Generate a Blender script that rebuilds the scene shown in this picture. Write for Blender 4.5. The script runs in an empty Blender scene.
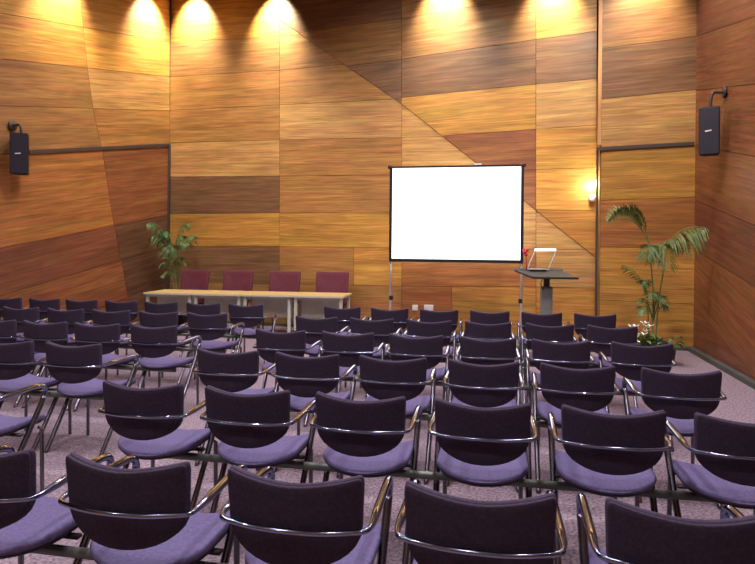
import bpy, bmesh, math, random
from mathutils import Vector, Matrix
random.seed(7)
PI = math.pi
sc = bpy.context.scene
COL = sc.collection

# ------------------------------------------------------------------ camera
F, TH, YH, RO, CH = 607.2, .1866, 247.2, .0096, 1.55
cam = bpy.data.cameras.new('camera'); camo = bpy.data.objects.new('camera', cam); COL.objects.link(camo)
cam.sensor_width = 36; cam.lens = F/755*36; cam.shift_y = -(282-YH)/755; cam.clip_end = 60; cam.clip_start = .05
fwd = Vector((-math.sin(TH), math.cos(TH), 0)); rt0 = Vector((math.cos(TH), math.sin(TH), 0)); up0 = Vector((0, 0, 1))
rt = math.cos(RO)*rt0+math.sin(RO)*up0; up = math.cos(RO)*up0-math.sin(RO)*rt0
camo.matrix_world = Matrix(((rt.x, up.x, -fwd.x, 0), (rt.y, up.y, -fwd.y, 0), (rt.z, up.z, -fwd.z, CH), (0, 0, 0, 1)))
sc.camera = camo

def ray(u, v):
    du, dv = u-377.5, v-YH; c, s = math.cos(RO), math.sin(RO)
    a = (du*c+dv*s)/F; b = (dv*c-du*s)/F
    return Vector((-math.sin(TH)+a*math.cos(TH), math.cos(TH)+a*math.sin(TH), -b))
def at_y(u, v, Y):
    r = ray(u, v); t = Y/r.y; return Vector((r.x*t, Y, CH+r.z*t))
def at_wall(u, v, p, q):
    r = ray(u, v); nx, ny = -(q[1]-p[1]), q[0]-p[0]
    t = (nx*p[0]+ny*p[1])/(nx*r.x+ny*r.y); return Vector((r.x*t, r.y*t, CH+r.z*t))

# ------------------------------------------------------------------ world, exposure, lights
w = bpy.data.worlds.new('world'); sc.world = w; w.use_nodes = True
w.node_tree.nodes['Background'].inputs[0].default_value = (.55, .5, .6, 1)
w.node_tree.nodes['Background'].inputs[1].default_value = .25
vs = sc.view_settings
vs.view_transform = 'Standard'; vs.look = 'None'; vs.gamma = 1; vs.use_curve_mapping = False
vs.exposure = .35

CEIL = 7.3
r_ = ray(169, 250)*12.6; PL = (r_.x, r_.y)                       # back wall, left corner
ALY = 10.15
c_ = at_y(600, 250, ALY); ALX = c_.x                             # corner of the right-hand bay
r_ = ray(596, 250); PR = (r_.x*(ALY+.37)/r_.y, ALY+.37)
RC = (3.09, ALY); RN = (3.02, 7.8)
r_ = ray(0, 250)*9.3; LN = (r_.x, r_.y)
def ext(p, q, y):                                                # continue the line p-q to the given y
    k = (y-p[1])/(q[1]-p[1]); return (p[0]+(q[0]-p[0])*k, y)
REAR = -2.2
LF = ext(PL, LN, REAR); RF = ext(RC, RN, REAR)

def light(name, kind, loc, power, col, target=None, size=.1, spot=60, blend=.5, sy=None):
    l = bpy.data.lights.new(name, kind); l.energy = power; l.color = col
    if kind == 'SPOT': l.spot_size = math.radians(spot); l.spot_blend = blend; l.shadow_soft_size = size
    elif kind == 'AREA': l.size = size; 
    else: l.shadow_soft_size = size
    if kind == 'AREA' and sy: l.shape = 'RECTANGLE'; l.size_y = sy
    o = bpy.data.objects.new(name, l); COL.objects.link(o); o.location = loc
    if target is not None: o.rotation_euler = (Vector(target)-Vector(loc)).to_track_quat('-Z', 'Y').to_euler()
    return o
WARM = (1, .87, .64)
def wash(u, v, p, q, power, out=.48, rise=.56, drop=.2, spot=72, col=WARM):
    h = at_wall(u, v, p, q); d = Vector((q[0]-p[0], q[1]-p[1], 0)).normalized(); n = Vector((d.y, -d.x, 0))
    if n.dot(Vector((-2, 3, 0))-h) < 0: n = -n
    loc = h+n*out+up0*rise; loc.z = min(loc.z, CEIL-.15)
    light('wall_spot', 'SPOT', loc, power, col, h-up0*drop, .05, spot, 1)
for u, v, pw in ((195, 17, 950), (276, 17, 1000), (445, 3, 760), (552, 0, 560)): wash(u, v, PL, PR, pw)
for u, v, pw in ((148, 17, 950), (60, -12, 700)): wash(u, v, PL, LN, pw)
wash(645, -16, (ALX, ALY), RC, 420, col=(1, .8, .6))
# the wide beams that carry the wash down the panelling
for u in (220, 400, 560):
    h = at_wall(u, 150, PL, PR); light('stage_spot', 'SPOT', (h.x+.2, h.y-4.2, CEIL-.3), 490, (1, .90, .76), (h.x, h.y, 2.6), .12, 75, .9)
light('stage_spot', 'SPOT', (-3.6, 7.5, CEIL-.3), 330, (1, .88, .72), (-7.2, 9.3, 3), .12, 80, .9)
light('stage_spot', 'SPOT', (1.2, 6.2, CEIL-.3), 200, (1, .9, .76), (2.6, 10.1, 2.4), .12, 60, .9)
# house downlights over the seating
for x in (-5.2, -2.9, -.6, 1.7):
    for y in (.2, 2.9, 5.6, 8.2):
        light('downlight', 'SPOT', (x, y, CEIL-.2), 230, (.95, .86, 1), (x, y, 0), .06, 120, .6)

# ------------------------------------------------------------------ materials
def mat(name, col, rough=.5, metal=0, spec=.5, coat=0, emit=None, es=0):
    m = bpy.data.materials.new(name); m.use_nodes = True; b = m.node_tree.nodes['Principled BSDF']
    b.inputs['Base Color'].default_value = (*col, 1); b.inputs['Roughness'].default_value = rough
    b.inputs['Metallic'].default_value = metal; b.inputs['Specular IOR Level'].default_value = spec
    b.inputs['Coat Weight'].default_value = coat
    if emit: b.inputs['Emission Color'].default_value = (*emit, 1); b.inputs['Emission Strength'].default_value = es
    return m
def nodes(m): return m.node_tree, m.node_tree.nodes['Principled BSDF']
def noise_on(m, c1, c2, scale, detail=4, bump=0, bscale=None, co='Object', lo=.3, hi=.7, stretch=None):
    nt, b = nodes(m); N, L = nt.nodes, nt.links
    tc = N.new('ShaderNodeTexCoord'); src = tc.outputs[co]
    if stretch:
        mp = N.new('ShaderNodeMapping'); mp.inputs['Scale'].default_value = stretch; L.new(src, mp.inputs[0]); src = mp.outputs[0]
    n = N.new('ShaderNodeTexNoise'); n.inputs['Scale'].default_value = scale; n.inputs['Detail'].default_value = detail
    L.new(src, n.inputs['Vector'])
    r = N.new('ShaderNodeValToRGB'); r.color_ramp.elements[0].position = lo; r.color_ramp.elements[1].position = hi
    r.color_ramp.elements[0].color = (*c1, 1); r.color_ramp.elements[1].color = (*c2, 1)
    L.new(n.outputs[0], r.inputs[0]); L.new(r.outputs[0], b.inputs['Base Color'])
    if bump:
        n2 = N.new('ShaderNodeTexNoise'); n2.inputs['Scale'].default_value = bscale or scale; n2.inputs['Detail'].default_value = 3
        L.new(src, n2.inputs['Vector'])
        bp = N.new('ShaderNodeBump'); bp.inputs['Strength'].default_value = bump; bp.inputs['Distance'].default_value = .01
        L.new(n2.outputs[0], bp.inputs['Height']); L.new(bp.outputs[0], b.inputs['Normal'])
    return m

def wood_mat():
    m = mat('veneer', (.4, .2, .07), .42, spec=.45); nt, b = nodes(m); N, L = nt.nodes, nt.links
    uv = N.new('ShaderNodeUVMap'); uv.uv_map = 'UVMap'
    def nz(sx, sy, detail, dist=0, off=0):
        mp = N.new('ShaderNodeMapping'); mp.inputs['Scale'].default_value = (sx, sy, 1); mp.inputs['Location'].default_value = (off, off*.7, off)
        L.new(uv.outputs[0], mp.inputs[0])
        n = N.new('ShaderNodeTexNoise'); n.inputs['Scale'].default_value = 1; n.inputs['Detail'].default_value = detail
        n.inputs['Distortion'].default_value = dist; L.new(mp.outputs[0], n.inputs['Vector']); return n.outputs[0]
    def mr(x, a, c, lo, hi):
        r = N.new('ShaderNodeMapRange'); r.inputs[1].default_value = a; r.inputs[2].default_value = c
        r.inputs[3].default_value = lo; r.inputs[4].default_value = hi; L.new(x, r.inputs[0]); return r.outputs[0]
    def mul(a, c):
        n = N.new('ShaderNodeMath'); n.operation = 'MULTIPLY'; L.new(a, n.inputs[0]); L.new(c, n.inputs[1]); return n.outputs[0]
    streak = mr(nz(.7, 17, 6, .9), .3, .7, .70, 1.28)
    fine = mr(nz(2.2, 55, 4, .5, 5), .3, .7, .74, 1.24)
    fig = mr(nz(.9, 3.2, 2, .8, 9), .3, .7, .86, 1.14)
    val = mul(mul(streak, fine), fig)
    at = N.new('ShaderNodeAttribute'); at.attribute_name = 'veneer'
    vm = N.new('ShaderNodeVectorMath'); vm.operation = 'SCALE'; L.new(at.outputs['Color'], vm.inputs[0]); L.new(val, vm.inputs['Scale'])
    hs = N.new('ShaderNodeHueSaturation'); hs.inputs['Saturation'].default_value = 1.0
    hue = mr(nz(.6, 7, 3, .4, 3), .3, .7, .488, .512); L.new(hue, hs.inputs['Hue']); L.new(vm.outputs[0], hs.inputs['Color'])
    L.new(hs.outputs[0], b.inputs['Base Color'])
    L.new(mr(nz(.5, 20, 3, .2, 7), .3, .7, .34, .52), b.inputs['Roughness'])
    return m
M = {}
M['wood'] = wood_mat()
M['backing'] = mat('backing', (.05, .025, .012), .8)
M['carpet'] = noise_on(mat('carpet', (.2, .16, .2), .95, spec=.1), (.115, .083, .097), (.45, .355, .38), 55, 6, .8, 160, lo=.28, hi=.68)
M['ceiling'] = noise_on(mat('ceiling', (.06, .045, .04), .9), (.05, .04, .035), (.07, .055, .05), 3)
M['back_fabric'] = noise_on(mat('back_fabric', (.02, .014, .022), .85, spec=.25), (.036, .024, .041), (.053, .037, .060), 90, 3, .25, 400)
M['seat_fabric'] = noise_on(mat('seat_fabric', (.13, .1, .26), .9, spec=.2), (.105, .086, .170), (.150, .124, .235), 70, 4, .3, 420)
M['rim_fabric'] = noise_on(mat('rim_fabric', (.06, .04, .08), .9, spec=.2), (.05, .036, .06), (.075, .055, .09), 80, 3, .25, 400)
M['shell'] = mat('shell', (.018, .014, .016), .5)
M['chrome'] = mat('chrome', (.26, .30, .41), .11, 1)
M['leg'] = mat('leg', (.19, .18, .20), .25, 1)
M['rail'] = noise_on(mat('rail', (.05, .06, .05), .45, .4), (.09, .10, .085), (.14, .16, .13), 8)
M['black'] = mat('black', (.012, .012, .016), .45)
M['grille'] = noise_on(mat('grille', (.015, .015, .022), .6), (.010, .010, .018), (.03, .028, .042), 160)
M['white'] = mat('white', (.8, .8, .78), .4)
M['trunk'] = mat('trunk', (.07, .055, .05), .5, .3)
M['alu'] = mat('alu', (.75, .75, .74), .3, .85)
M['grey'] = noise_on(mat('grey', (.3, .33, .3), .5), (.15, .17, .15), (.21, .23, .20), 6)
M['greydark'] = mat('greydark', (.035, .038, .036), .55)
M['top'] = noise_on(mat('top', (.75, .55, .2), .35, coat=.2), (.72, .5, .16), (.82, .62, .25), 3, stretch=(.6, 6, 1))
M['pale'] = noise_on(mat('pale', (.5, .52, .46), .6), (.42, .45, .37), (.52, .54, .45), 4)
M['maroon'] = noise_on(mat('maroon', (.16, .025, .05), .8), (.085, .012, .024), (.135, .022, .04), 60, 3, .2, 300)
M['screen'] = mat('screen', (.9, .9, .9), .8, emit=(1, 1, 1), es=1.5)  # emission stands in for the projector light falling on the screen
M['leafA'] = noise_on(mat('leafA', (.08, .2, .04), .45), (.05, .10, .012), (.19, .26, .05), 12)
M['leafB'] = noise_on(mat('leafB', (.1, .3, .12), .45), (.035, .10, .025), (.12, .24, .07), 12)
M['stem'] = noise_on(mat('stem', (.15, .2, .06), .6), (.1, .14, .04), (.22, .27, .1), 8)
M['pot'] = mat('pot', (.03, .026, .03), .5)
M['soil'] = noise_on(mat('soil', (.05, .03, .02), .9), (.03, .02, .012), (.08, .05, .03), 40)
M['petal'] = mat('petal', (.85, .86, .72), .5)
M['red'] = mat('red', (.6, .02, .04), .5)
M['kerb'] = noise_on(mat('kerb', (.06, .07, .06), .7), (.05, .055, .045), (.09, .1, .08), 14)
M['lamp'] = mat('lamp', (1, .95, .8), .4, emit=(1, .9, .7), es=6)
M['lit_edge_wood'] = noise_on(mat('lit_edge_wood', (.55, .3, .12), .5), (.42, .2, .07), (.6, .33, .13), 2)
M['tube'] = mat('tube', (1, .97, .9), .4, emit=(1, .96, .88), es=1.6)

# ------------------------------------------------------------------ mesh helpers
def link(name, me, m, parent=None, smooth=False):
    o = bpy.data.objects.new(name, me); COL.objects.link(o)
    if m: me.materials.append(m)
    if smooth: me.shade_smooth()
    if parent: o.parent = parent
    return o
def finish(name, bm, m, parent=None, smooth=False, sharp=None):
    bmesh.ops.recalc_face_normals(bm, faces=bm.faces[:])
    me = bpy.data.meshes.new(name); bm.to_mesh(me); bm.free()
    o = link(name, me, m, parent, smooth)
    if smooth and sharp:
        try: me.set_sharp_from_angle(angle=math.radians(sharp))
        except Exception: pass
    return o
def tag(o, label, cat, group=None):
    o['label'] = label; o['category'] = cat
    if group: o['group'] = group
    return o
def thing(name, label, cat, loc=(0, 0, 0), rz=0, group=None):
    o = bpy.data.objects.new(name, None); COL.objects.link(o); o.empty_display_size = .1
    o.location = loc; o.rotation_euler = (0, 0, rz); return tag(o, label, cat, group)
def struct(o): o['kind'] = 'structure'; return o
def box(bm, c, s, mtx=None, bev=0):
    r = bmesh.ops.create_cube(bm, size=1)['verts']
    for v in r: v.co = Vector((v.co.x*s[0], v.co.y*s[1], v.co.z*s[2]))
    if bev:
        es = list({e for v in r for e in v.link_edges})
        nb = bmesh.ops.bevel(bm, geom=es, offset=bev, segments=2, affect='EDGES', profile=.5)
        r = list({v for f in nb['faces'] for v in f.verts} | {v for v in r if v.is_valid})
    for v in r:
        v.co += Vector(c)
        if mtx: v.co = mtx @ v.co
    return bm
def bar(bm, a, b, wd, th):                                        # rectangular bar between two points
    a, b = Vector(a), Vector(b); d = b-a
    q = d.to_track_quat('Y', 'Z').to_matrix().to_4x4(); q.translation = (a+b)/2
    box(bm, (0, 0, 0), (wd, d.length, th), q)
def tube(bm, pts, rad, seg=8, caps=True):
    pts = [Vector(p) for p in pts]; n = len(pts)
    if not isinstance(rad, (list, tuple)): rad = [rad]*n
    t0 = (pts[1]-pts[0]).normalized(); nrm = t0.orthogonal().normalized(); rings = []
    for i, p in enumerate(pts):
        t = (pts[min(i+1, n-1)]-pts[max(i-1, 0)]).normalized()
        nrm = (nrm-t*nrm.dot(t)).normalized(); bn = t.cross(nrm)
        rings.append([bm.verts.new(p+(nrm*math.cos(2*PI*k/seg)+bn*math.sin(2*PI*k/seg))*rad[i]) for k in range(seg)])
    for i in range(n-1):
        for k in range(seg):
            bm.faces.new((rings[i][k], rings[i][(k+1) % seg], rings[i+1][(k+1) % seg], rings[i+1][k]))
    if caps: bm.faces.new(rings[0][::-1]); bm.faces.new(rings[-1])
    return bm
def lathe(bm, prof, seg=20, c=(0, 0, 0)):
    rings = [[bm.verts.new((c[0]+r*math.cos(2*PI*k/seg), c[1]+r*math.sin(2*PI*k/seg), c[2]+z)) for k in range(seg)] for r, z in prof]
    for i in range(len(rings)-1):
        for k in range(seg): bm.faces.new((rings[i][k], rings[i][(k+1) % seg], rings[i+1][(k+1) % seg], rings[i+1][k]))
    bm.faces.new(rings[0][::-1]); bm.faces.new(rings[-1]); return bm
def spline(ctrl, n=6):                                            # Catmull-Rom through the control points
    P = [Vector(p) for p in ctrl]; P = [P[0]*2-P[1]]+P+[P[-1]*2-P[-2]]; out = []
    for i in range(1, len(P)-2):
        for k in range(n):
            t = k/n; a, b, c, d = P[i-1:i+3]
            out.append(.5*((2*b)+(c-a)*t+(2*a-5*b+4*c-d)*t*t+(3*b-a-3*c+d)*t**3))
    out.append(P[-2]); return out
def pad(outline, centre, thick, warp, rnd=.01, rings=5):
    """cushion from a closed 2-D outline; warp(x, y, h) gives the 3-D point, h from -thick/2 to thick/2"""
    bm = bmesh.new(); n = len(outline); cx, cy = centre; h = thick/2
    def inset(p, d):
        v = Vector((p[0]-cx, p[1]-cy)); L_ = v.length; v *= max(0, (L_-d)/L_); return v.x+cx, v.y+cy
    prof = [(rnd, -h), (rnd*.3, -h+rnd*.3), (0, -h+rnd), (0, h-rnd), (rnd*.3, h-rnd*.3), (rnd, h)]
    def ring(sc_, d, z):
        r = []
        for p in outline:
            x, y = inset(p, d); x = cx+(x-cx)*sc_; y = cy+(y-cy)*sc_; r.append(bm.verts.new(warp(x, y, z)))
        return r
    loops = [ring(k/rings, rnd, -h) for k in range(1, rings)]+[ring(1, d, z) for d, z in prof]+[ring(k/rings, rnd, h) for k in range(rings-1, 0, -1)]
    for a, b in zip(loops, loops[1:]):
        for k in range(n): bm.faces.new((a[k], a[(k+1) % n], b[(k+1) % n], b[k]))
    for l, z in ((loops[0], -h), (loops[-1], h)):
        c = bm.verts.new(warp(cx, cy, z))
        for k in range(n): bm.faces.new((l[k], l[(k+1) % n], c))
    return bm

# ------------------------------------------------------------------ room shell
bm = bmesh.new()
FP = [(LF[0]-.3, REAR-.3), (RF[0]+.3, REAR-.3), (RC[0]+.3, ALY+.6), (PL[0]-.4, PL[1]+.4)]
def slab(name, z0, z1, m):
    bm = bmesh.new(); lo = [bm.verts.new((x, y, z0)) for x, y in FP]; hi = [bm.verts.new((x, y, z1)) for x, y in FP]
    bm.faces.new(lo[::-1]); bm.faces.new(hi)
    for k in range(4): bm.faces.new((lo[k], lo[(k+1) % 4], hi[(k+1) % 4], hi[k]))
    return struct(finish(name, bm, m))
slab('floor', -.12, 0, M['carpet']); slab('ceiling', CEIL, CEIL+.15, M['ceiling'])

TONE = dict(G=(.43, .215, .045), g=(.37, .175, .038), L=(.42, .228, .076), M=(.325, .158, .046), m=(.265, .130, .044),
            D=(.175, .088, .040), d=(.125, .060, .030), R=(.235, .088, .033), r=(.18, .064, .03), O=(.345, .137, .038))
def clip(poly, a, b, c):                                          # keep a*x+b*y<=c
    out = []
    for i, p in enumerate(poly):
        q = poly[(i+1) % len(poly)]; fp = a*p[0]+b*p[1]-c; fq = a*q[0]+b*q[1]-c
        if fp <= 0: out.append(p)
        if (fp < 0 < fq) or (fq < 0 < fp):
            t = fp/(fp-fq); out.append((p[0]+(q[0]-p[0])*t, p[1]+(q[1]-p[1])*t))
    return out
def area(poly): return .5*sum(p[0]*q[1]-q[0]*p[1] for p, q in zip(poly, poly[1:]+poly[:1]))
def inset_poly(poly, g):
    if area(poly) < 0: poly = poly[::-1]
    out = poly
    for p, q in zip(poly, poly[1:]+poly[:1]):
        dx, dy = q[0]-p[0], q[1]-p[1]; L_ = math.hypot(dx, dy)
        if L_ < 1e-5: continue
        nx, ny = dy/L_, -dx/L_                                    # outward normal of a CCW polygon
        out = clip(out, nx, ny, nx*p[0]+ny*p[1]-g)
        if len(out) < 3: return []
    return out
class Wall:
    """vertical clad wall from p (s=0) to q; the room is on the side of `inside`"""
    def __init__(s, name, p, q, inside=(-2, 3)):
        s.name = name; s.p = Vector((*p, 0)); d = Vector((q[0]-p[0], q[1]-p[1], 0)); s.len = d.length; s.d = d.normalized()
        s.n = Vector((s.d.y, -s.d.x, 0))
        if s.n.dot(Vector((*inside, 0))-s.p) < 0: s.n = -s.n
        s.pq = (p, q); s.bm = bmesh.new(); s.uv = s.bm.loops.layers.uv.new('UVMap'); s.col = s.bm.loops.layers.float_color.new('veneer')
    def st(s, u, v):
        P = at_wall(u, v, *s.pq); return ((P-s.p).dot(s.d), P.z)
    def pt(s, a, z, h=0): return s.p+s.d*a+up0*z+s.n*h
    def panel(s, poly, tone, slope=0, thick=.018, gap=.0035, smin=0, smax=None):
        smax = s.len if smax is None else smax
        for c in ((0, 1, CEIL-.002), (0, -1, -.002), (-1, 0, -smin), (1, 0, smax)): poly = clip(poly, *c)
        if len(poly) < 3: return
        poly = [p for i, p in enumerate(poly) if math.dist(p, poly[i-1]) > 1e-4]
        if len(poly) < 3: return
        poly = inset_poly(poly, gap)
        poly = [p for i, p in enumerate(poly) if math.dist(p, poly[i-1]) > 1e-4]
        if len(poly) < 3 or abs(area(poly)) < 2e-4: return
        c = Vector(TONE[tone])*random.uniform(.93, 1.07); ou, ov = random.uniform(0, 40), random.uniform(0, 40)
        ca, sa = math.cos(slope), math.sin(slope)
        f = [s.bm.verts.new(s.pt(a, z, thick)) for a, z in poly]; b = [s.bm.verts.new(s.pt(a, z, 0)) for a, z in poly]
        P2 = {v: p for v, p in zip(f+b, poly+poly)}
        fs = [s.bm.faces.new(f)]+[s.bm.faces.new((f[k], b[k], b[(k+1) % len(f)], f[(k+1) % len(f)])) for k in range(len(f))]
        for F_ in fs:
            for l in F_.loops:
                a, z = P2[l.vert]; l[s.uv].uv = (a*ca+z*sa+ou, -a*sa+z*ca+ov); l[s.col] = (c.x, c.y, c.z, 1)
    def px(s, quad, tone, clips=(), **k):                         # panel drawn by its four corners as seen in the photo
        for c in clips: quad = clip(quad, *c)
        if len(quad) < 3: return
        poly = [s.st(*p) for p in quad]; return s.panel(poly, tone, **k)
    def slope(s, a, b):
        a, b = s.st(*a), s.st(*b); return math.atan2(b[1]-a[1], b[0]-a[0])
    def done(s, smin=0, smax=None):
        smax = s.len if smax is None else smax
        n0 = len(s.bm.faces); q = []
        for a, z, h in ((smin, 0, 0), (smax, 0, 0), (smax, CEIL, 0), (smin, CEIL, 0), (smin, 0, -.12), (smax, 0, -.12), (smax, CEIL, -.12), (smin, CEIL, -.12)):
            q.append(s.bm.verts.new(s.pt(a, z, h)))
        for f in ((0, 1, 2, 3), (4, 7, 6, 5), (0, 4, 5, 1), (1, 5, 6, 2), (2, 6, 7, 3), (3, 7, 4, 0)):
            fc = s.bm.faces.new([q[k] for k in f]); fc.material_index = 1
        o = finish(s.name, s.bm, M['wood']); o.data.materials.append(M['backing']); return struct(o)
def lerp(a, b, t): return a+(b-a)*t
def interp(xs, ys, x):
    for i in range(len(xs)-1):
        if x <= xs[i+1] or i == len(xs)-2: return ys[i]+(ys[i+1]-ys[i])*(x-xs[i])/(xs[i+1]-xs[i])

# --- back wall
W = Wall('wall_back', PL, PR)
XA = [169, 280, 402, 536, 597]
SA = [[-140]*5, [-60]*5, [-18, -20, -30, -35, -40], [10, 6, -2, -8, -10], [42.5, 36.5, 26, 20, 10], [77, 70.5, 59, 50, 45], [110.5, 105, 99, 95, 92], [143, 140, 137.5, 135, 133],
      [177, 176, 175, 172, 170], [214, 213, 213, 213, 212], [246, 246.5, 248, 249, 250], [282, 284, 286, 287, 288], [420]*5]
D1 = ((290, 27), (401.5, 104)); D2 = ((401.5, 104), (580, 245))
def half(d, below):                                               # half plane under / over the diagonal edge
    (x0, y0), (x1, y1) = d; m = (y1-y0)/(x1-x0); c = y0-m*x0      # y >= m x + c is below
    return (m, -1, -c) if below else (-m, 1, c)
colsA = [(169, 280, 'mMGGmMMLDGDm', None), (280, 402, 'MMGGmMLMMG_M', D1), (280, 354, '__________M_', D1), (354, 402, '__________G_', D1),
         (402, 536, 'MMMMMMLLLLO_', D2), (402, 452, '___________O', D2), (452, 536, '___________G', D2), (536, 597, 'MMMMMMMMMLLg', D2)]
for x0, x1, tones, dg in colsA:
    for i in range(len(SA)-1):
        q = [(x0, interp(XA, SA[i], x0)), (x1, interp(XA, SA[i], x1)), (x1, interp(XA, SA[i+1], x1)), (x0, interp(XA, SA[i+1], x0))]
        if tones[i] == '_': continue
        cl = [half(dg, True)] if dg else []
        W.px(q, tones[i], cl, slope=W.slope(q[3], q[2]) if i < len(SA)-2 else 0)
XB = [280, 349, 402, 536, 597]
SB = [[-140]*5, [-50, -54, -58, -68, -74], [0, -2, -6, -22, -30], [36, 27, 19, -3, -14], [75, 67, 59.5, 40, 31.5], [115, 110, 98, 84.5, 79], [150, 145, 139, 129.5, 125],
      [178, 177, 175, 169.6, 168], [214, 213, 213, 210, 211], [250]*5]
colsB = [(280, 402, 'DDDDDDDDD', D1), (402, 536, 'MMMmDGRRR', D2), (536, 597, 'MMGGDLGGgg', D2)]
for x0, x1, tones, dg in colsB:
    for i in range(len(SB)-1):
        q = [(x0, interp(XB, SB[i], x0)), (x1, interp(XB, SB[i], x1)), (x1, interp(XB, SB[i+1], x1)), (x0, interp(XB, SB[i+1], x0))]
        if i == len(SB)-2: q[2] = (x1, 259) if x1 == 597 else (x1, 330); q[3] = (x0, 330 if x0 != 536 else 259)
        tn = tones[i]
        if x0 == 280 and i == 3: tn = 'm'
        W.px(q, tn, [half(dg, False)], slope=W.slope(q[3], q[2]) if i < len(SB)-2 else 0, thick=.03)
W.done()

# --- left wall
W = Wall('wall_left', PL, LF, inside=(0, 3)); W.pq = (PL, LN)
XL = [-80, 0, 169]
SL = [(-190, -160, -75), (-95, -80, -33), (-40, -33, 0), (2, 12.8, 42.5), (50, 59, 76.6), (103, 106, 110.6), (162, 153.2, 144.8), (265, 247.8, 214.7), (325, 295, 246), (385, 343, 281), (470, 420, 340)]
JX = [(-60, 70), (0, 79.5), (67, 86.5), (107, 92), (139, 98), (151, 102), (225, 113), (300, 126.5), (420, 150)]
def jx(y): return interp([a for a, _ in JX], [b for _, b in JX], y)
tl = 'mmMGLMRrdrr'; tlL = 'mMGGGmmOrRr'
for i in range(len(SL)-1):
    def sy(x, k): return interp(XL, SL[k], x)
    ja, jb = jx(interp(XL, SL[i], 90)), jx(interp(XL, SL[i+1], 110))
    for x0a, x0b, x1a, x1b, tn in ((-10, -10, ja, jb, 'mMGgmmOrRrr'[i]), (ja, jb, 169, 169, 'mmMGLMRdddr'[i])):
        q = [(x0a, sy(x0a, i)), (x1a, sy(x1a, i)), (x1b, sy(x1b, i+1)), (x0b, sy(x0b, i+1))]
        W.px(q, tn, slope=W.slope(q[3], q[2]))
s1 = W.st(-10, 200)[0]                                            # beyond the frame the courses simply go on
for k in range(7):
    for z in range(8): W.panel([(s1+k*1.9, z), (s1+k*1.9+1.9, z), (s1+k*1.9+1.9, z+1), (s1+k*1.9, z+1)], random.choice('MmgRr'), slope=.1)
W.done()

# --- right-hand bay: front and its narrow return
W = Wall('wall_bay', (ALX, ALY), RC); 
XR = [599.5, 695]
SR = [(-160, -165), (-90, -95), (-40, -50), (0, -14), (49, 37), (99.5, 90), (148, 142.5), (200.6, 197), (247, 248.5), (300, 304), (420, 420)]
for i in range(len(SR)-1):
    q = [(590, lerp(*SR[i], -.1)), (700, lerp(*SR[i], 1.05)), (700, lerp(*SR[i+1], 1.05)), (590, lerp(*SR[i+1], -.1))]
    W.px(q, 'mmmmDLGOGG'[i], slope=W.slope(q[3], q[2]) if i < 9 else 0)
W.done()
W = Wall('wall_bay_return', (ALX, ALY), (PR[0]+.012, PR[1]), inside=(-5, 10.2)); W.bm.free()
bm = bmesh.new(); W.bm = bm; W.uv = bm.loops.layers.uv.new('UVMap'); W.col = bm.loops.layers.float_color.new('veneer')
zs = [0, 1.0, 2.0, 3.17, 4.1, 4.95, 5.8, 6.6, CEIL]
for a, b in zip(zs, zs[1:]): W.panel([(0, a), (W.len, a), (W.len, b), (0, b)], 'L' if a > 3 else 'M', slope=PI/2, thick=.012)  # paler veneer above the channel paints in the lit part of the side face
W.done()

# --- right wall
W = Wall('wall_right', RC, RF, inside=(0, 3)); W.pq = (RC, RN)
XR = [695, 755]
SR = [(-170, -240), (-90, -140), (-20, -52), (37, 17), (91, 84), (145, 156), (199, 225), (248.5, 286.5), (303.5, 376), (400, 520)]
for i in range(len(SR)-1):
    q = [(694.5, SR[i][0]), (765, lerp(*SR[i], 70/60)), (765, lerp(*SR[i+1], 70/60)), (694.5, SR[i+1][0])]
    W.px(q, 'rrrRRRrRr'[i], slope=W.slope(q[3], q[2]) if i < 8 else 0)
s1 = W.st(765, 200)[0]
for k in range(6):
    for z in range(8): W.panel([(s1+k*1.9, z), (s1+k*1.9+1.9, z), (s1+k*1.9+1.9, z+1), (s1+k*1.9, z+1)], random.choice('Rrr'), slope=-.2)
W.done()
# --- wall behind the camera
W = Wall('wall_rear', LF, RF, inside=(0, 3))
for k in range(6):
    for z in range(8): a = W.len/6; W.panel([(k*a, z), (k*a+a, z), (k*a+a, z+1), (k*a, z+1)], random.choice('MmGR'))
W.done()

# --- dark channels and base kerb
def strip(name, a, b, wd, th): bm = bmesh.new(); bar(bm, a, b, wd, th); return struct(finish(name, bm, M['trunk']))
nb = Vector((0, -1, 0))
a = at_y(597.5, 149, ALY-.03); b = at_y(694, 143.5, ALY-.03); strip('trim_1', a, b, .03, .055)
dW = (Vector((*PR, 0))-Vector((*PL, 0))).normalized(); nW = Vector((dW.y, -dW.x, 0))
pz = at_y(597, 149, ALY).z
strip('trim_2', (ALX-.045, ALY+.05, 0), (ALX-.045, ALY+.05, pz+.02), .03, .04)
bm = bmesh.new(); bar(bm, (ALX-.028, ALY-.0, pz+.06), (ALX-.028, ALY-.0, CEIL-.01), .055, .05); struct(finish('trim_lit_corner', bm, M['lit_edge_wood']))  # added pale strip: the lit upper edge of the bay put into colour
dL = (Vector((*LN, 0))-Vector((*PL, 0))).normalized(); nL = Vector((-dL.y, dL.x, 0))
if nL.dot(Vector((0, 3, 0))-Vector((*PL, 0))) < 0: nL = -nL
a = at_wall(28, 152, PL, LN)+nL*.03; b = at_wall(168, 145, PL, LN)+nL*.03; strip('trim_3', a, b, .03, .06)
strip('trim_4', (b.x, b.y, 0), (b.x, b.y, b.z+.02), .05, .04)
bm = bmesh.new(); dR = Vector((RN[0]-RC[0], RN[1]-RC[1], 0)).normalized()
nR = Vector((dR.y, -dR.x, 0)); nR = nR if nR.x < 0 else -nR
a = Vector((*RC, .03))+nR*.07+dR*.03; bar(bm, a, a+dR*12, .09, .06); struct(finish('baseboard_right', bm, M['kerb']))
bm = bmesh.new(); bar(bm, (ALX, ALY-.05, .02), (RC[0]-.12, ALY-.05, .02), .06, .04); struct(finish('baseboard_bay', bm, M['kerb']))
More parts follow.
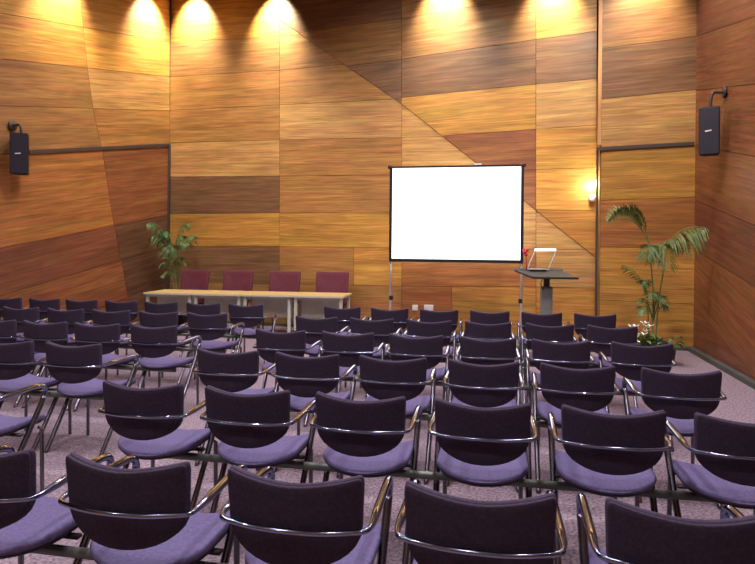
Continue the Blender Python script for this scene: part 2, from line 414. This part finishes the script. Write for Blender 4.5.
bm = bmesh.new(); a = Vector((*PL, .03))+nW*.05; bar(bm, a+dW*.1, a+dW*8.2, .04, .06); struct(finish('baseboard_back', bm, M['kerb']))
bm = bmesh.new(); a = Vector((*PL, .03))+nL*.05; bar(bm, a+dL*.1, a+dL*13, .04, .06); struct(finish('baseboard_left', bm, M['kerb']))

# ------------------------------------------------------------------ linked conference chairs
HW = .225
def back_outline(hw, top, sag, side, bot, n=12):
    P = []
    for k in range(n+1):
        t = -1+2*k/n; P.append((t*hw*.955, top-sag*(1-abs(t)**1.7)))
    P.append((hw*.988, top-.006)); P.append((hw*.997, top-.016)); P.append((hw, top-.03))
    for k in range(1, 4): P.append((hw-(.006*k/3), lerp(top-.03, side, k/3)))
    for k in range(1, 16):
        a = PI*k/16; P.append(((hw-.006)*math.cos(a)*1.0, side-(side-bot)*math.sin(a)**.85))
    for k in range(3, 0, -1): P.append((-(hw-(.006*k/3)), lerp(top-.03, side, k/3)))
    P.append((-hw, top-.03)); P.append((-hw*.997, top-.016)); P.append((-hw*.988, top-.006))
    return P
def bwarp(off):
    def f(x, z, h):
        y = -.05*(1-(x/HW)**2)-.10*(z-.83)+off+h
        return (x, y, z)
    return f
def seat_outline():
    P = []; n = 14
    for k in range(n+1):                                          # rounded rear
        a = PI+PI*k/n; P.append((.232*math.cos(a), .17+.175*math.sin(a)))
    for k in range(1, 5): P.append((.232-.004*k/4, .17+.27*k/4))
    for k in range(1, 6): a = PI/2*k/5; P.append((.188+.04*math.cos(a), .44+.05*math.sin(a)))
    for k in range(1, 6): P.append((.188-.376*k/6, .49+.012*math.sin(PI*k/6)))
    for k in range(0, 6): a = PI/2+PI/2*k/5; P.append((-.188+.04*math.cos(a), .44+.05*math.sin(a)))
    for k in range(3, -1, -1): P.append((-.232+.004*k/4, .17+.27*k/4))
    return P[:-1]
def make_chair():
    t = thing('conference_chair', '', 'chair')
    so = seat_outline()
    def sw(x, y, h): return (x*.97, y, .452+h-.016*(1-min(1, (x/.23)**2))*(1 if h > 0 else 0)+.02*(x/.23)**2+(-.02*((y-.42)/.07)**2 if y > .42 else 0))
    finish('seat', pad(so, (0, .25), .040, sw, .014), M['seat_fabric'], t, True)
    def sh(x, y, h): return (x*.92, .02+y*.93, .424+h+.02*(x/.23)**2)
    finish('seat_shell', pad(so, (0, .25), .016, sh, .006, 3), M['shell'], t, True)
    ol = back_outline(HW, .828, .025, .668, .534)
    finish('backrest', pad(ol, (0, .69), .016, bwarp(-.006), .006), M['back_fabric'], t, True)
    ol2 = back_outline(HW+.001, .831, .025, .668, .532)
    finish('back_cushion', pad(ol2, (0, .69), .026, bwarp(.016), .011), M['rim_fabric'], t, True)
    # chrome loop: front of the left arm, round behind the back, front of the right arm
    half_ = [(.236, .425, .60), (.238, .432, .645), (.240, .405, .672), (.243, .33, .680), (.246, .20, .678), (.249, .08, .674), (.249, .025, .671), (.238, -.014, .669), (.19, -.034, .667), (.10, -.054, .665), (0, -.060, .665)]
    ctrl = half_+[(-x, y, z) for x, y, z in half_[::-1][1:]]
    pts = spline(ctrl, 5); rad = []
    for p in pts: rad.append(lerp(.0085, .0155, min(1, max(0, (p.y-.0)/.10))))
    bm = bmesh.new(); tube(bm, pts, rad, 10); finish('arm_frame', bm, M['chrome'], t, True)
    for s in (-1, 1):
        bm = bmesh.new(); tube(bm, spline([(s*.236, .425, .602), (s*.235, .39, .54), (s*.232, .22, .29), (s*.228, .02, .01), (s*.228, .013, 0)], 3), .0165, 8)
        finish('leg', bm, M['leg'], t, True)
    for s in (-1, 1):
        bm = bmesh.new(); tube(bm, [(s*.19, .43, .405), (s*.202, .45, .39), (s*.205, .455, .012), (s*.205, .455, 0)], [.010, .0125, .0125, .0135], 8)
        finish('leg', bm, M['leg'], t, True)
    bm = bmesh.new()
    bar(bm, (-.225, .26, .408), (.225, .26, .408), .03, .012)
    finish('seat_bar', bm, M['shell'], t, True)
    return t
chair0 = make_chair(); first = [True]
def dup(root, loc, rz, label):
    r = root.copy(); COL.objects.link(r); r.location = loc; r.rotation_euler = (0, 0, rz); r['label'] = label
    for ch in list(root.children):
        c = ch.copy(); COL.objects.link(c); c.parent = r
    return r
# picture abscissa of each back, right to left, seen in the photo; row distances come from the fitted grid
ROWY = [1.8515+1.054*k for k in range(6)]
R1Z = .83
rows = [  # (right-hand block right to left), (left-hand block from the aisle leftwards)
 ([None, (690, 501), (479, 488.5), (293.5, 472), (125, 460), None], []),
 ([(751, 416), (613.5, 407), (482.3, 402), (360, 394.3), (247, 387.7), (142.6, 381.3)], [None]),
 ([(681, 368.6), (577.7, 363.7), (483.5, 360), (392.5, 356), (307, 352.8), (227.5, 349.5)], [(72.5, 341.3), (6, 338)]),
 ([(642, 342.6), (561.4, 339.7), (488, 337), (416, 333.9), (347.6, 331.8), (280.5, 329.4)], [(153, 324.7), (97, 322.5), (44.7, 320.4), (-6, 318.5)]),
 ([(612.5, 325.6), (549.7, 323.5), (488, 321.5), (429, 320), (371.7, 318.7), (316.6, 315.8)], [(206.8, 312), (158.3, 311), (110.4, 309.8), (65.4, 307.8), (20, 306.5), (-22, 305.3)]),
 ([(595.3, 314.3), (541.8, 313), (489.7, 311), (438.9, 309.3), (389.6, 308), (342, 306.5)], [(245.8, 303.8), (203, 302.6), (160.8, 301.5), (120.9, 301), (81.6, 300), (43.9, 298.9), (6, 298)]),
]
ROWN = ['nearest row', 'second row from the camera', 'third row from the camera', 'fourth row from the camera', 'fifth row from the camera', 'sixth row from the camera']
ORD = ['first', 'second', 'third', 'fourth', 'fifth', 'sixth', 'seventh']
CG = 'rows of purple conference chairs with chrome arms'
def place(x, y, rz, label):
    global chair0
    if first[0]:
        chair0.location = (x, y, 0); chair0.rotation_euler = (0, 0, rz); chair0['label'] = label; chair0['group'] = CG; first[0] = False
    else: dup(chair0, (x, y, 0), rz, label)
NOMX = lambda c: -.0367-.5871*c
for ri, (right, left) in enumerate(rows):
    Y = ROWY[ri]; xs_r, xs_l = [], []
    for k, p in enumerate(right):
        c = k-2 if ri else k-2
        if ri == 0: c = [-2, -1, 0, 1, 2, 3][k]
        nom = NOMX(c)
        if p is None: x = nom
        else: x = at_y(p[0], p[1], Y).x
        if ri == 0 and p is None: x = nom+(.03 if c < 0 else 0)
        xs_r.append(x)
        lab = 'purple chrome-armed chair, %s from the right, %s' % (ORD[k], ROWN[ri]) if k else 'purple chrome-armed chair at the right end, %s' % ROWN[ri]
        if k == 5 and ri: lab = 'purple chrome-armed chair just right of the aisle, %s' % ROWN[ri]
        place(x, Y+random.uniform(-.008, .008), random.uniform(-.012, .012), lab)
    for k, p in enumerate(left):
        x = at_y(p[0], p[1], Y).x if p else NOMX(5)
        xs_l.append(x)
        lab = 'purple chrome-armed chair, %s left of the aisle, %s' % (ORD[k], ROWN[ri])
        place(x, Y+random.uniform(-.008, .008), random.uniform(-.012, .012), lab)
    for xs, side in ((xs_r, 'right of the aisle'), (xs_l, 'left of the aisle')):
        if not xs or len(xs) < 2: continue
        bm = bmesh.new(); tube(bm, [(min(xs)-.12, Y+.19, .388), (max(xs)+.12, Y+.19, .388)], .02, 10)
        o = finish('linking_rail', bm, M['rail'], None, True)
        tag(o, 'dark rail under the seats %s in the %s' % (side, ROWN[ri]), 'rail', 'rails linking the chair rows')

# ------------------------------------------------------------------ tables with the burgundy chairs
TA = at_y(143.3, 291.5, 9.56); TB = at_y(343.5, 295.5, 9.73)
tdir = Vector((TB.x-TA.x, TB.y-TA.y, 0)); TL = tdir.length/4; tdir.normalize(); trz = math.atan2(tdir.y, tdir.x)
def make_table():
    t = thing('meeting_table', '', 'table')
    bm = bmesh.new(); box(bm, (TL/2, .40, .728), (TL-.004, .80, .006)); finish('tabletop', bm, M['top'], t)
    bm = bmesh.new(); box(bm, (TL/2, .40, .711), (TL-.004, .802, .027), bev=.003); finish('table_edge', bm, M['pale'], t)
    for x in (.055, TL-.055):
        for y in (.06, .74):
            bm = bmesh.new(); box(bm, (x, y, .349), (.05, .05, .697), bev=.006); finish('leg', bm, M['pale'], t)
    bm = bmesh.new(); box(bm, (TL/2, .34, .50), (TL-.16, .018, .36), bev=.003); finish('modesty_panel', bm, M['pale'], t)
    bm = bmesh.new(); box(bm, (TL/2, .06, .675), (TL-.16, .025, .04)); finish('apron', bm, M['pale'], t)
    return t
t0 = make_table(); t0['group'] = 'tables joined in a row'
TLAB = ['pale meeting table at the left end, nearest the leafy palm', 'pale meeting table second from the left in the joined row', 'pale meeting table third from the left in the joined row', 'pale meeting table at the right end of the joined row, nearest the screen']
for k in range(4):
    loc = TA+tdir*TL*k; loc.z = 0
    if k == 0: t0.location = loc; t0.rotation_euler = (0, 0, trz); t0['label'] = TLAB[0]
    else: dup(t0, loc, trz, TLAB[k])
def make_exec():                                                  # faces -Y
    t = thing('padded_chair', '', 'chair')
    def rect(hw, z0, z1, tp=0, n=6, r=.03):
        P = []
        for k in range(4):
            cx, cz = ((hw-r+tp, z1-r), (-(hw-r+tp), z1-r), (-(hw-r), z0+r), (hw-r, z0+r))[k]
            for j in range(5): a = PI/2*k+PI/2*j/4; P.append((cx+r*math.cos(a), cz+r*math.sin(a)))
        return P
    def bw(x, z, h): return (x, .04*(1-(x/.28)**2)+.16*(z-.5)+h, z)
    finish('backrest', pad(rect(.295, .50, 1.09, .012), (0, .8), .06, bw, .02), M['maroon'], t, True)
    def sw(x, y, h): return (x, y, .46+h)
    finish('seat', pad(rect(.25, -.42, -.02), (0, -.22), .08, sw, .025), M['maroon'], t, True)
    for s in (-1, 1):
        bm = bmesh.new(); tube(bm, [(s*.22, .04, .64), (s*.25, .0, .62), (s*.25, -.26, .62), (s*.25, -.31, .58), (s*.24, -.35, 0)], .012, 8); finish('leg', bm, M['leg'], t, True)
        bm = bmesh.new(); tube(bm, [(s*.23, .01, .60), (s*.23, .0, .42), (s*.24, .08, 0)], .012, 8); finish('leg', bm, M['leg'], t, True)
    return t
e0 = make_exec(); e0['group'] = 'burgundy chairs behind the tables'
ELAB = ['burgundy padded chair behind the tables, the one beside the leafy palm', 'burgundy padded chair behind the tables, second from the left', 'burgundy padded chair behind the tables, third from the left', 'burgundy padded chair behind the tables, the one nearest the screen']
for k, u in enumerate((193, 236.5, 283.5, 331.5)):
    c = at_y(u, 275, 10.58+.035*k); rz = (-.16, -.1, -.05, .02)[k]
    if k == 0: e0.location = (c.x, c.y, 0); e0.rotation_euler = (0, 0, rz); e0['label'] = ELAB[0]
    else: dup(e0, (c.x, c.y, 0), rz, ELAB[k])

# ------------------------------------------------------------------ projection screen
SY = 9.6
tl, tr, bl, br = at_y(390, 166.5, SY), at_y(524, 164.5, SY), at_y(390.5, 262, SY), at_y(523.5, 263, SY)
cx = (tl.x+tr.x)/2; hw = (tr.x-tl.x)/2; z1 = (tl.z+tr.z)/2; z0 = (bl.z+br.z)/2
t = thing('projection_screen', 'white projector-lit projection screen in a black frame on two poles', 'screen', (cx, SY, 0))
bm = bmesh.new(); box(bm, (0, 0, (z0+z1)/2+.01), (2*hw-.07, .006, z1-z0-.07)); finish('screen_surface', bm, M['screen'], t)
bm = bmesh.new()
for s in (-1, 1): box(bm, (s*(hw-.02), 0, (z0+z1)/2), (.046, .03, z1-z0), bev=.003)
box(bm, (0, 0, z1-.015), (2*hw-.07, .03, .03)); box(bm, (0, 0, z0+.025), (2*hw-.07, .03, .05)); finish('frame', bm, M['black'], t)
for s in (-1, 1):
    bm = bmesh.new(); tube(bm, [(s*(hw-.02), .03, z0+.5), (s*(hw-.02), .03, .04)], .021, 10)
    o = finish('leg', bm, M['alu'], t, True)
    bm = bmesh.new(); tube(bm, [(s*(hw-.02), -.34, .015), (s*(hw-.02), 0.03, .06), (s*(hw-.02), .36, .015)], .013, 8); finish('foot', bm, M['alu'], o, True)
    bm = bmesh.new(); box(bm, (s*(hw-.035), .03, .74), (.06, .06, .07), bev=.01); finish('clamp', bm, M['black'], o)
    bm = bmesh.new(); box(bm, (s*(hw+.008), 0, z1-.01), (.05, .05, .05), bev=.008); finish('corner_joint', bm, M['black'], t)
p = at_y(478, 163.5, SY); bm = bmesh.new(); box(bm, (p.x-cx, 0, z1+.012), (.11, .035, .022), bev=.005); finish('handle', bm, M['white'], t)

# ------------------------------------------------------------------ lectern
LY = 9.0; c = at_y(546.5, 290, LY); h = at_y(546.5, 273, LY).z
t = thing('lectern', 'grey-green lectern with a slanted dark desk on a slim column', 'lectern', (c.x, LY, 0), .10)
bm = bmesh.new(); box(bm, (0, 0, .52), (.155, .12, .98), bev=.012); finish('column', bm, M['grey'], t)
bm = bmesh.new(); box(bm, (0, 0, 1.07), (.08, .07, .16), bev=.008); finish('neck', bm, M['greydark'], t)
bm = bmesh.new(); box(bm, (0, 0, .015), (.55, .45, .03), bev=.01); finish('base', bm, M['greydark'], t)
bm = bmesh.new()
q = [(-.43, .20, 1.235), (.25, .20, 1.235), (.41, -.22, 1.155), (-.24, -.22, 1.155)]
hi = [bm.verts.new(v) for v in q]; lo = [bm.verts.new((a*.97, b*.97, z-.03)) for a, b, z in q]
bm.faces.new(hi); bm.faces.new(lo[::-1])
for k in range(4): bm.faces.new((hi[k], lo[k], lo[(k+1) % 4], hi[(k+1) % 4]))
bmesh.ops.bevel(bm, geom=bm.edges[:], offset=.006, segments=2, affect='EDGES'); finish('desk', bm, M['greydark'], t)
bm = bmesh.new(); bar(bm, (-.44, .21, 1.235), (.27, .21, 1.235), .03, .05); finish('desk_lip', bm, M['grey'], t)
bm = bmesh.new(); tube(bm, spline([(-.05, -.01, 1.13), (-.09, -.05, 1.06), (-.075, -.07, 1.0), (-.04, -.062, .96)], 5), .006, 6); finish('cable', bm, M['black'], t, True)
t = thing('lectern_lamp', 'white wire-edged lamp frame with bright top bar, standing on the lectern', 'lamp', (c.x-.115, LY+.12, 1.232), .06)
bm = bmesh.new(); tube(bm, [(-.05, -.02, .3), (.25, -.02, .305)], .017, 10); finish('lamp_tube', bm, M['tube'], t, True)
for x0, x1 in ((-.14, -.05), (.16, .25)):
    bm = bmesh.new(); tube(bm, spline([(x0, .02, .02), (x0+.03, .0, .12), (x1-.01, -.01, .24), (x1, -.02, .3)], 4), .008, 8); finish('arm', bm, M['white'], t, True)
bm = bmesh.new(); tube(bm, [(-.15, .02, .018), (.17, .02, .018)], .008, 8); finish('base_bar', bm, M['white'], t, True)
bm = bmesh.new(); box(bm, (.0, .02, .008), (.24, .09, .016)); finish('foot_plate', bm, M['black'], t)
bm = bmesh.new()
for dx, dz, r in ((-.20, .26, .032), (-.17, .29, .026), (-.185, .225, .026), (-.215, .285, .02)): lathe(bm, [(.004, -r), (r*.7, -r*.7), (r, 0), (r*.7, r*.7), (.004, r)], 10, (c.x-.10+dx, LY+.12, 1.24+dz))
tube(bm, [(c.x-.10-.17, LY+.12, 1.238), (c.x-.10-.185, LY+.12, 1.42), (c.x-.10-.195, LY+.12, 1.50)], .007, 6)
tag(finish('red_ornament', bm, M['red'], None, True), 'small red knobbly ornament standing at the left of the lectern lamp', 'ornament')

# ------------------------------------------------------------------ wall lamp on the bay corner
p = at_wall(592, 198.5, PL, PR); loc = p+nW*.07
t = thing('wall_lamp', 'small white uplight glowing on the wood wall above the lectern', 'lamp', (loc.x, loc.y, loc.z))
bm = bmesh.new(); lathe(bm, [(.035, -.055), (.05, -.05), (.055, .04), (.05, .05), (.042, .04), (.03, -.02)], 16); finish('lamp_housing', bm, M['white'], t, True)
bm = bmesh.new(); lathe(bm, [(.034, .0), (.036, .02), (.01, .03)], 14); finish('bulb', bm, M['lamp'], t, True)
bm = bmesh.new(); bar(bm, (0, 0, -.02), tuple(-nW*.055), .03, .03); finish('wall_bracket', bm, M['white'], t)
light('uplight', 'POINT', loc+up0*.22+nW*.20-dW*.02, 17, (1, .9, .66), None, .05)

# ------------------------------------------------------------------ loudspeakers
def speaker(cpos, wallpt, rz, tilt, label):
    t = thing('wall_speaker', label, 'speaker', (cpos.x, cpos.y, cpos.z), rz, 'black speakers on the side walls')
    R_ = Matrix.Rotation(tilt, 4, 'X'); H2 = .315
    bm = bmesh.new(); o = [(-.125, -.14), (.125, -.14), (.09, .11), (-.09, .11)]
    lo = [bm.verts.new(R_ @ Vector((a, b, -H2))) for a, b in o]; hi = [bm.verts.new(R_ @ Vector((a, b, H2))) for a, b in o]
    bm.faces.new(lo[::-1]); bm.faces.new(hi)
    for k in range(4): bm.faces.new((lo[k], lo[(k+1) % 4], hi[(k+1) % 4], hi[k]))
    bmesh.ops.bevel(bm, geom=bm.edges[:], offset=.012, segments=2, affect='EDGES'); finish('cabinet', bm, M['black'], t)
    bm = bmesh.new(); box(bm, (0, -.144, 0), (.228, .016, .61), R_, bev=.005); g = finish('grille', bm, M['grille'], t)
    bm = bmesh.new(); box(bm, (-.01, -.154, -.0), (.075, .006, .016), R_ @ Matrix.Rotation(-.12, 4, 'Y')); finish('badge', bm, M['white'], g)
    inv = Matrix.Rotation(-rz, 4, 'Z'); wl = inv @ (wallpt-cpos); top = R_ @ Vector((0, 0, H2-.01))
    dirw = Vector((wl.x, wl.y, 0)).normalized()
    bm = bmesh.new(); el = Vector((top.x, top.y, wl.z-.05))
    tube(bm, spline([top, Vector((top.x, top.y, lerp(top.z, wl.z, .55))), Vector((top.x, top.y, wl.z))*.82+wl*.18, lerp(1, 1, 1)*(top*.3+wl*.7)*Vector((1, 1, 0)).length*0+Vector((lerp(top.x, wl.x, .55), lerp(top.y, wl.y, .55), wl.z)), wl], 6), .02, 10)
    b = finish('wall_bracket', bm, M['trunk'], t, True)
    bm = bmesh.new(); q = dirw.to_track_quat('Z', 'Y').to_matrix().to_4x4(); q.translation = wl-dirw*.012
    lathe(bm, [(.075, -.014), (.08, -.008), (.08, .012)], 16); bm.transform(q); finish('wall_plate', bm, M['trunk'], b, True)
wp = at_wall(727.5, 92, RC, RN)+nR*.02; cp = wp+nR*.33; cc = at_y(710.5, 132, cp.y); cp = Vector((cc.x, cc.y, cc.z))
wp.y = cp.y-.02; wp.x = RC[0]+(RN[0]-RC[0])*(wp.y-RC[1])/(RN[1]-RC[1])-.03
speaker(cp, wp, -.42, .04, 'black loudspeaker on a bent bracket on the right wall, above the palm')
wp = at_wall(11, 125.5, PL, LN)+nL*.03; cc = at_y(21, 154.5, wp.y-.02); speaker(cc, wp, .50, .02, 'black loudspeaker on the left wall at the end of the dark strip')

# ------------------------------------------------------------------ socket plates
for k, (u, v, wd) in enumerate(((415.5, 307.5, .10), (429, 307.5, .17))):
    p = at_wall(u, v, PL, PR); q = Matrix.Rotation(math.atan2(dW.y, dW.x), 4, 'Z'); q.translation = p+nW*.028
    bm = bmesh.new(); box(bm, (0, 0, 0), (wd, .018, .10), q, bev=.004)
    for s in ((0,) if k == 0 else (-.04, .04)): box(bm, (s, -.011, 0), (.035, .006, .045), q)
    tag(finish('wall_socket', bm, M['white']), ['square white socket plate low on the wood wall, left of its pair', 'wide white double socket plate low on the wood wall'][k], 'socket', 'sockets below the screen')

# ------------------------------------------------------------------ palms
def frond(t, base, mid, tip, leaf, m, n=20, wid=.007, name='frond', droop=.55, fw=.55, sd=.75):
    bm = bmesh.new(); B, Mi, T = Vector(base), Vector(mid), Vector(tip)
    def P(s): return B*(1-s)**2+Mi*2*s*(1-s)+T*s*s
    def Dv(s): return ((Mi-B)*(1-s)+(T-Mi)*s).normalized()
    tube(bm, [P(k/10) for k in range(11)], [lerp(.009, .003, k/10) for k in range(11)], 5)
    n = int(n*1.5)
    for k in range(n):
        s = lerp(.24, .985, k/(n-1)); p = P(s); d = Dv(s); side = d.cross(up0)
        side = side.normalized() if side.length > .05 else Vector((0, 1, 0))
        ln = leaf*(math.sin(PI*min(1, (s-.12)/.95))**.85)*random.uniform(.85, 1.1)
        for sg in (-1, 1):
            o = (side*sg*sd+d*fw-up0*droop*random.uniform(.5, 1.2)).normalized(); e = p+o*ln-up0*ln*.22; m_ = p+o*ln*.5+up0*ln*.03
            wv = d.cross(o).cross(o).normalized()*wid
            nn = o.cross(wv).normalized()*wid*.35
            a = bm.verts.new(p); b1 = bm.verts.new(m_+wv); b2 = bm.verts.new(m_-wv); c_ = bm.verts.new(e); mm = bm.verts.new(m_-nn)
            bm.faces.new((a, b1, mm)); bm.faces.new((a, mm, b2)); bm.faces.new((b1, c_, mm)); bm.faces.new((mm, c_, b2))
    return finish(name, bm, m, t, False)
def pot(t, r, h):
    bm = bmesh.new(); lathe(bm, [(r*.75, 0), (r*.78, .01), (r*.98, h-.03), (r, h-.03), (r*1.02, h), (r*.93, h), (r*.9, h-.04)], 28); finish('pot', bm, M['pot'], t, True, 40)
    bm = bmesh.new(); lathe(bm, [(r*.88, h-.05), (r*.88, h-.03), (r*.3, h-.02)], 20); finish('soil', bm, M['soil'], t, True)
def stemp(t, pts, r=.014): bm = bmesh.new(); n = spline(pts, 4); tube(bm, n, [lerp(r, r*.5, k/(len(n)-1)) for k in range(len(n))], 7); finish('stem', bm, M['stem'], t, True)
# right palm, on the carpet of the bay
c = at_y(652, 336, 9.1)
t = thing('potted_palm', 'tall feathery palm in a dark pot in the right corner', 'plant', (c.x, c.y, 0), TH)
pot(t, .2, .27); K = .0147
def L(u, v, y=0): return ((u-653)*K, y, (337-v)*K+.26)
stemp(t, [L(653, 340), L(654, 300), L(652, 262, .02), L(650, 244, .0)])
stemp(t, [L(655, 340, -.03), L(658, 295, -.04), L(663, 262, -.05), L(664, 246, -.03)], .012)
stemp(t, [L(651, 340, .03), L(648, 296), L(642, 276)], .009)
stemp(t, [L(654, 340, .05), L(656, 310, .06), L(654, 300, .08)], .012)
stemp(t, [L(650, 246), L(648, 238, -.01)], .007)
frond(t, L(649, 243), L(634, 210, -.06), L(608, 225, -.08), .32, M['leafA'], 26, droop=-.8, fw=.25, sd=.35, wid=.009)
frond(t, L(649, 243), L(644, 214, -.02), L(624, 214, .05), .30, M['leafA'], 16, droop=-.5, fw=.2, sd=.4, wid=.009)
frond(t, L(662, 255), L(672, 222, -.05), L(697, 228, -.2), .42, M['leafA'], 26, droop=1.1, fw=.4)
frond(t, L(662, 254), L(668, 226, .1), L(690, 250, .2), .30, M['leafA'], 18)
frond(t, L(652, 256), L(648, 232, -.1), L(640, 256, -.22), .28, M['leafB'], 16)
frond(t, L(653, 256), L(660, 226, -.12), L(660, 266, -.25), .32, M['leafA'], 18)
frond(t, L(653, 256), L(662, 230, .1), L(654, 262, .2), .3, M['leafB'], 14)
frond(t, L(646, 290), L(638, 268, -.03), L(624, 264, -.06), .17, M['leafA'], 14)
frond(t, L(648, 294), L(642, 268, -.05), L(645, 284, -.1), .15, M['leafB'], 12)
for a, b in ((640, 296), (668, 300), (648, 288), (660, 292), (638, 304)):
    frond(t, L(654, 318), L((a+654)/2, b-12, random.uniform(-.1, .05)), L(a, b+6, random.uniform(-.2, .1)), .17, M['leafB'], 12)
# broad leafed flowering plant in front of it
def leafy(name, label, c, cat, spots, flowers, m, rz=0):
    t = thing(name, label, cat, (c.x, c.y, 0), rz); pot(t, .11, .2)
    for k, (x, y, z, ln) in enumerate(spots):
        bm = bmesh.new(); d = Vector((x, y, 0)); d = d.normalized() if d.length > 1e-3 else Vector((1, 0, 0)); s = Vector((-d.y, d.x, 0)); root = Vector((x*.2, y*.2, .17)); end = Vector((x, y, z))
        tube(bm, [root, (root+end)/2+up0*.03, end], [.005, .004, .003], 5)
        prev = None
        for j in range(7):
            f = j/6; p = end+d*ln*f+up0*(.25*ln*math.sin(PI*f)-.12*ln*f); wv = s*ln*.26*math.sin(PI*min(1, f*.92+.06))
            ring = [bm.verts.new(p-wv+up0*.008), bm.verts.new(p), bm.verts.new(p+wv+up0*.008)]
            if prev: bm.faces.new((prev[0], prev[1], ring[1], ring[0])); bm.faces.new((prev[1], prev[2], ring[2], ring[1]))
            prev = ring
        finish('leaf', bm, m, t, True)
    for x, y, z, r in flowers:
        bm = bmesh.new(); tube(bm, [(x*.3, y*.3, .17), (x, y, z)], .004, 5); st_ = finish('flower_stem', bm, M['stem'], t, True)
        bm = bmesh.new()
        for j in range(6):
            a = 2*PI*j/6; dv = Vector((math.cos(a), math.sin(a), .5)); sv = Vector((-math.sin(a), math.cos(a), 0)); cpt = Vector((x, y, z))
            v = [bm.verts.new(cpt), bm.verts.new(cpt+dv*r*.6+sv*r*.42), bm.verts.new(cpt+dv*r*1.1+up0*.01), bm.verts.new(cpt+dv*r*.6-sv*r*.42)]; bm.faces.new(v)
        lathe(bm, [(.003, 0), (r*.3, r*.3), (.003, r*.7)], 8, (x, y, z)); finish('flower', bm, M['petal'], t, False)
    return t
R2 = random.Random(3)
c = at_y(639, 342, 8.68)
sp = [(R2.uniform(-.14, .16), R2.uniform(-.12, .1), R2.uniform(.24, .44), R2.uniform(.09, .15)) for _ in range(34)]
leafy('flowering_plant', 'low leafy plant with white blooms beside the tall palm pot', c, 'plant', sp,
      [(-.10, -.05, .50, .075), (.06, -.03, .55, .06), (.12, 0, .50, .07), (.0, -.08, .40, .075), (.08, -.04, .45, .05), (-.04, .04, .46, .05)], M['leafA'], TH)
c = at_y(667, 344, 8.76)
sp = [(R2.uniform(-.22, .16), R2.uniform(-.1, .1), R2.uniform(.23, .36), R2.uniform(.08, .14)) for _ in range(30)]
leafy('leafy_plant', 'low dark green leafy plant at the right foot of the palm', c, 'plant', sp, [], M['leafB'], TH)
# left palm, behind the left end of the tables
c = at_y(179, 292, 10.85)
t = thing('potted_palm', 'slender pale green palm in the left corner behind the tables', 'plant', (c.x, c.y, 0), TH)
pot(t, .2, .3); K = .0196
def L(u, v, y=0): return ((u-180)*K, y, max(.27, (290-v)*K+.72))
for x, y, u1, v1 in ((-.03, 0, 170, 252), (.03, .02, 178, 250), (0, -.03, 174, 256), (.05, -.02, 180, 268), (-.05, .02, 170, 270), (.02, .04, 184, 272)):
    stemp(t, [(x, y, .26), ((u1-180)*K*.4+x, y, .8), L(u1, v1, y)], .011)
frond(t, L(173, 258), L(164, 222, -.05), L(151, 226, -.1), .27, M['leafB'], 20, wid=.006, droop=.7, fw=.5)
frond(t, L(173, 258), L(170, 218, .05), L(158, 248, .0), .27, M['leafB'], 18, wid=.006, droop=.7, fw=.5)
frond(t, L(175, 258), L(178, 222, .0), L(188, 226, .05), .27, M['leafB'], 18, wid=.006, droop=.7, fw=.5)
frond(t, L(176, 258), L(182, 234, -.1), L(192, 246, -.2), .27, M['leafB'], 18, wid=.006, droop=.7, fw=.5)
for u2, v2, a2, b2 in ((160, 230, 154, 240), (170, 226, 166, 236), (184, 236, 196, 238), (178, 230, 184, 240)):
    frond(t, L(174, 262), L(u2, v2, random.uniform(-.1, .1)), L(a2, b2, random.uniform(-.2, .1)), .28, M['leafB'], 16, wid=.008, droop=.8)
frond(t, L(174, 258), L(172, 236, -.15), L(176, 254, -.3), .34, M['leafB'], 16, wid=.006, droop=.7, fw=.5)
for a, b in ((160, 268), (188, 266), (168, 262), (182, 262), (164, 278), (192, 276), (176, 264)):
    frond(t, L(176, 280), L((a+176)/2, b-10, random.uniform(-.1, .1)), L(a, b, random.uniform(-.2, .1)), .17, M['leafA'], 12)
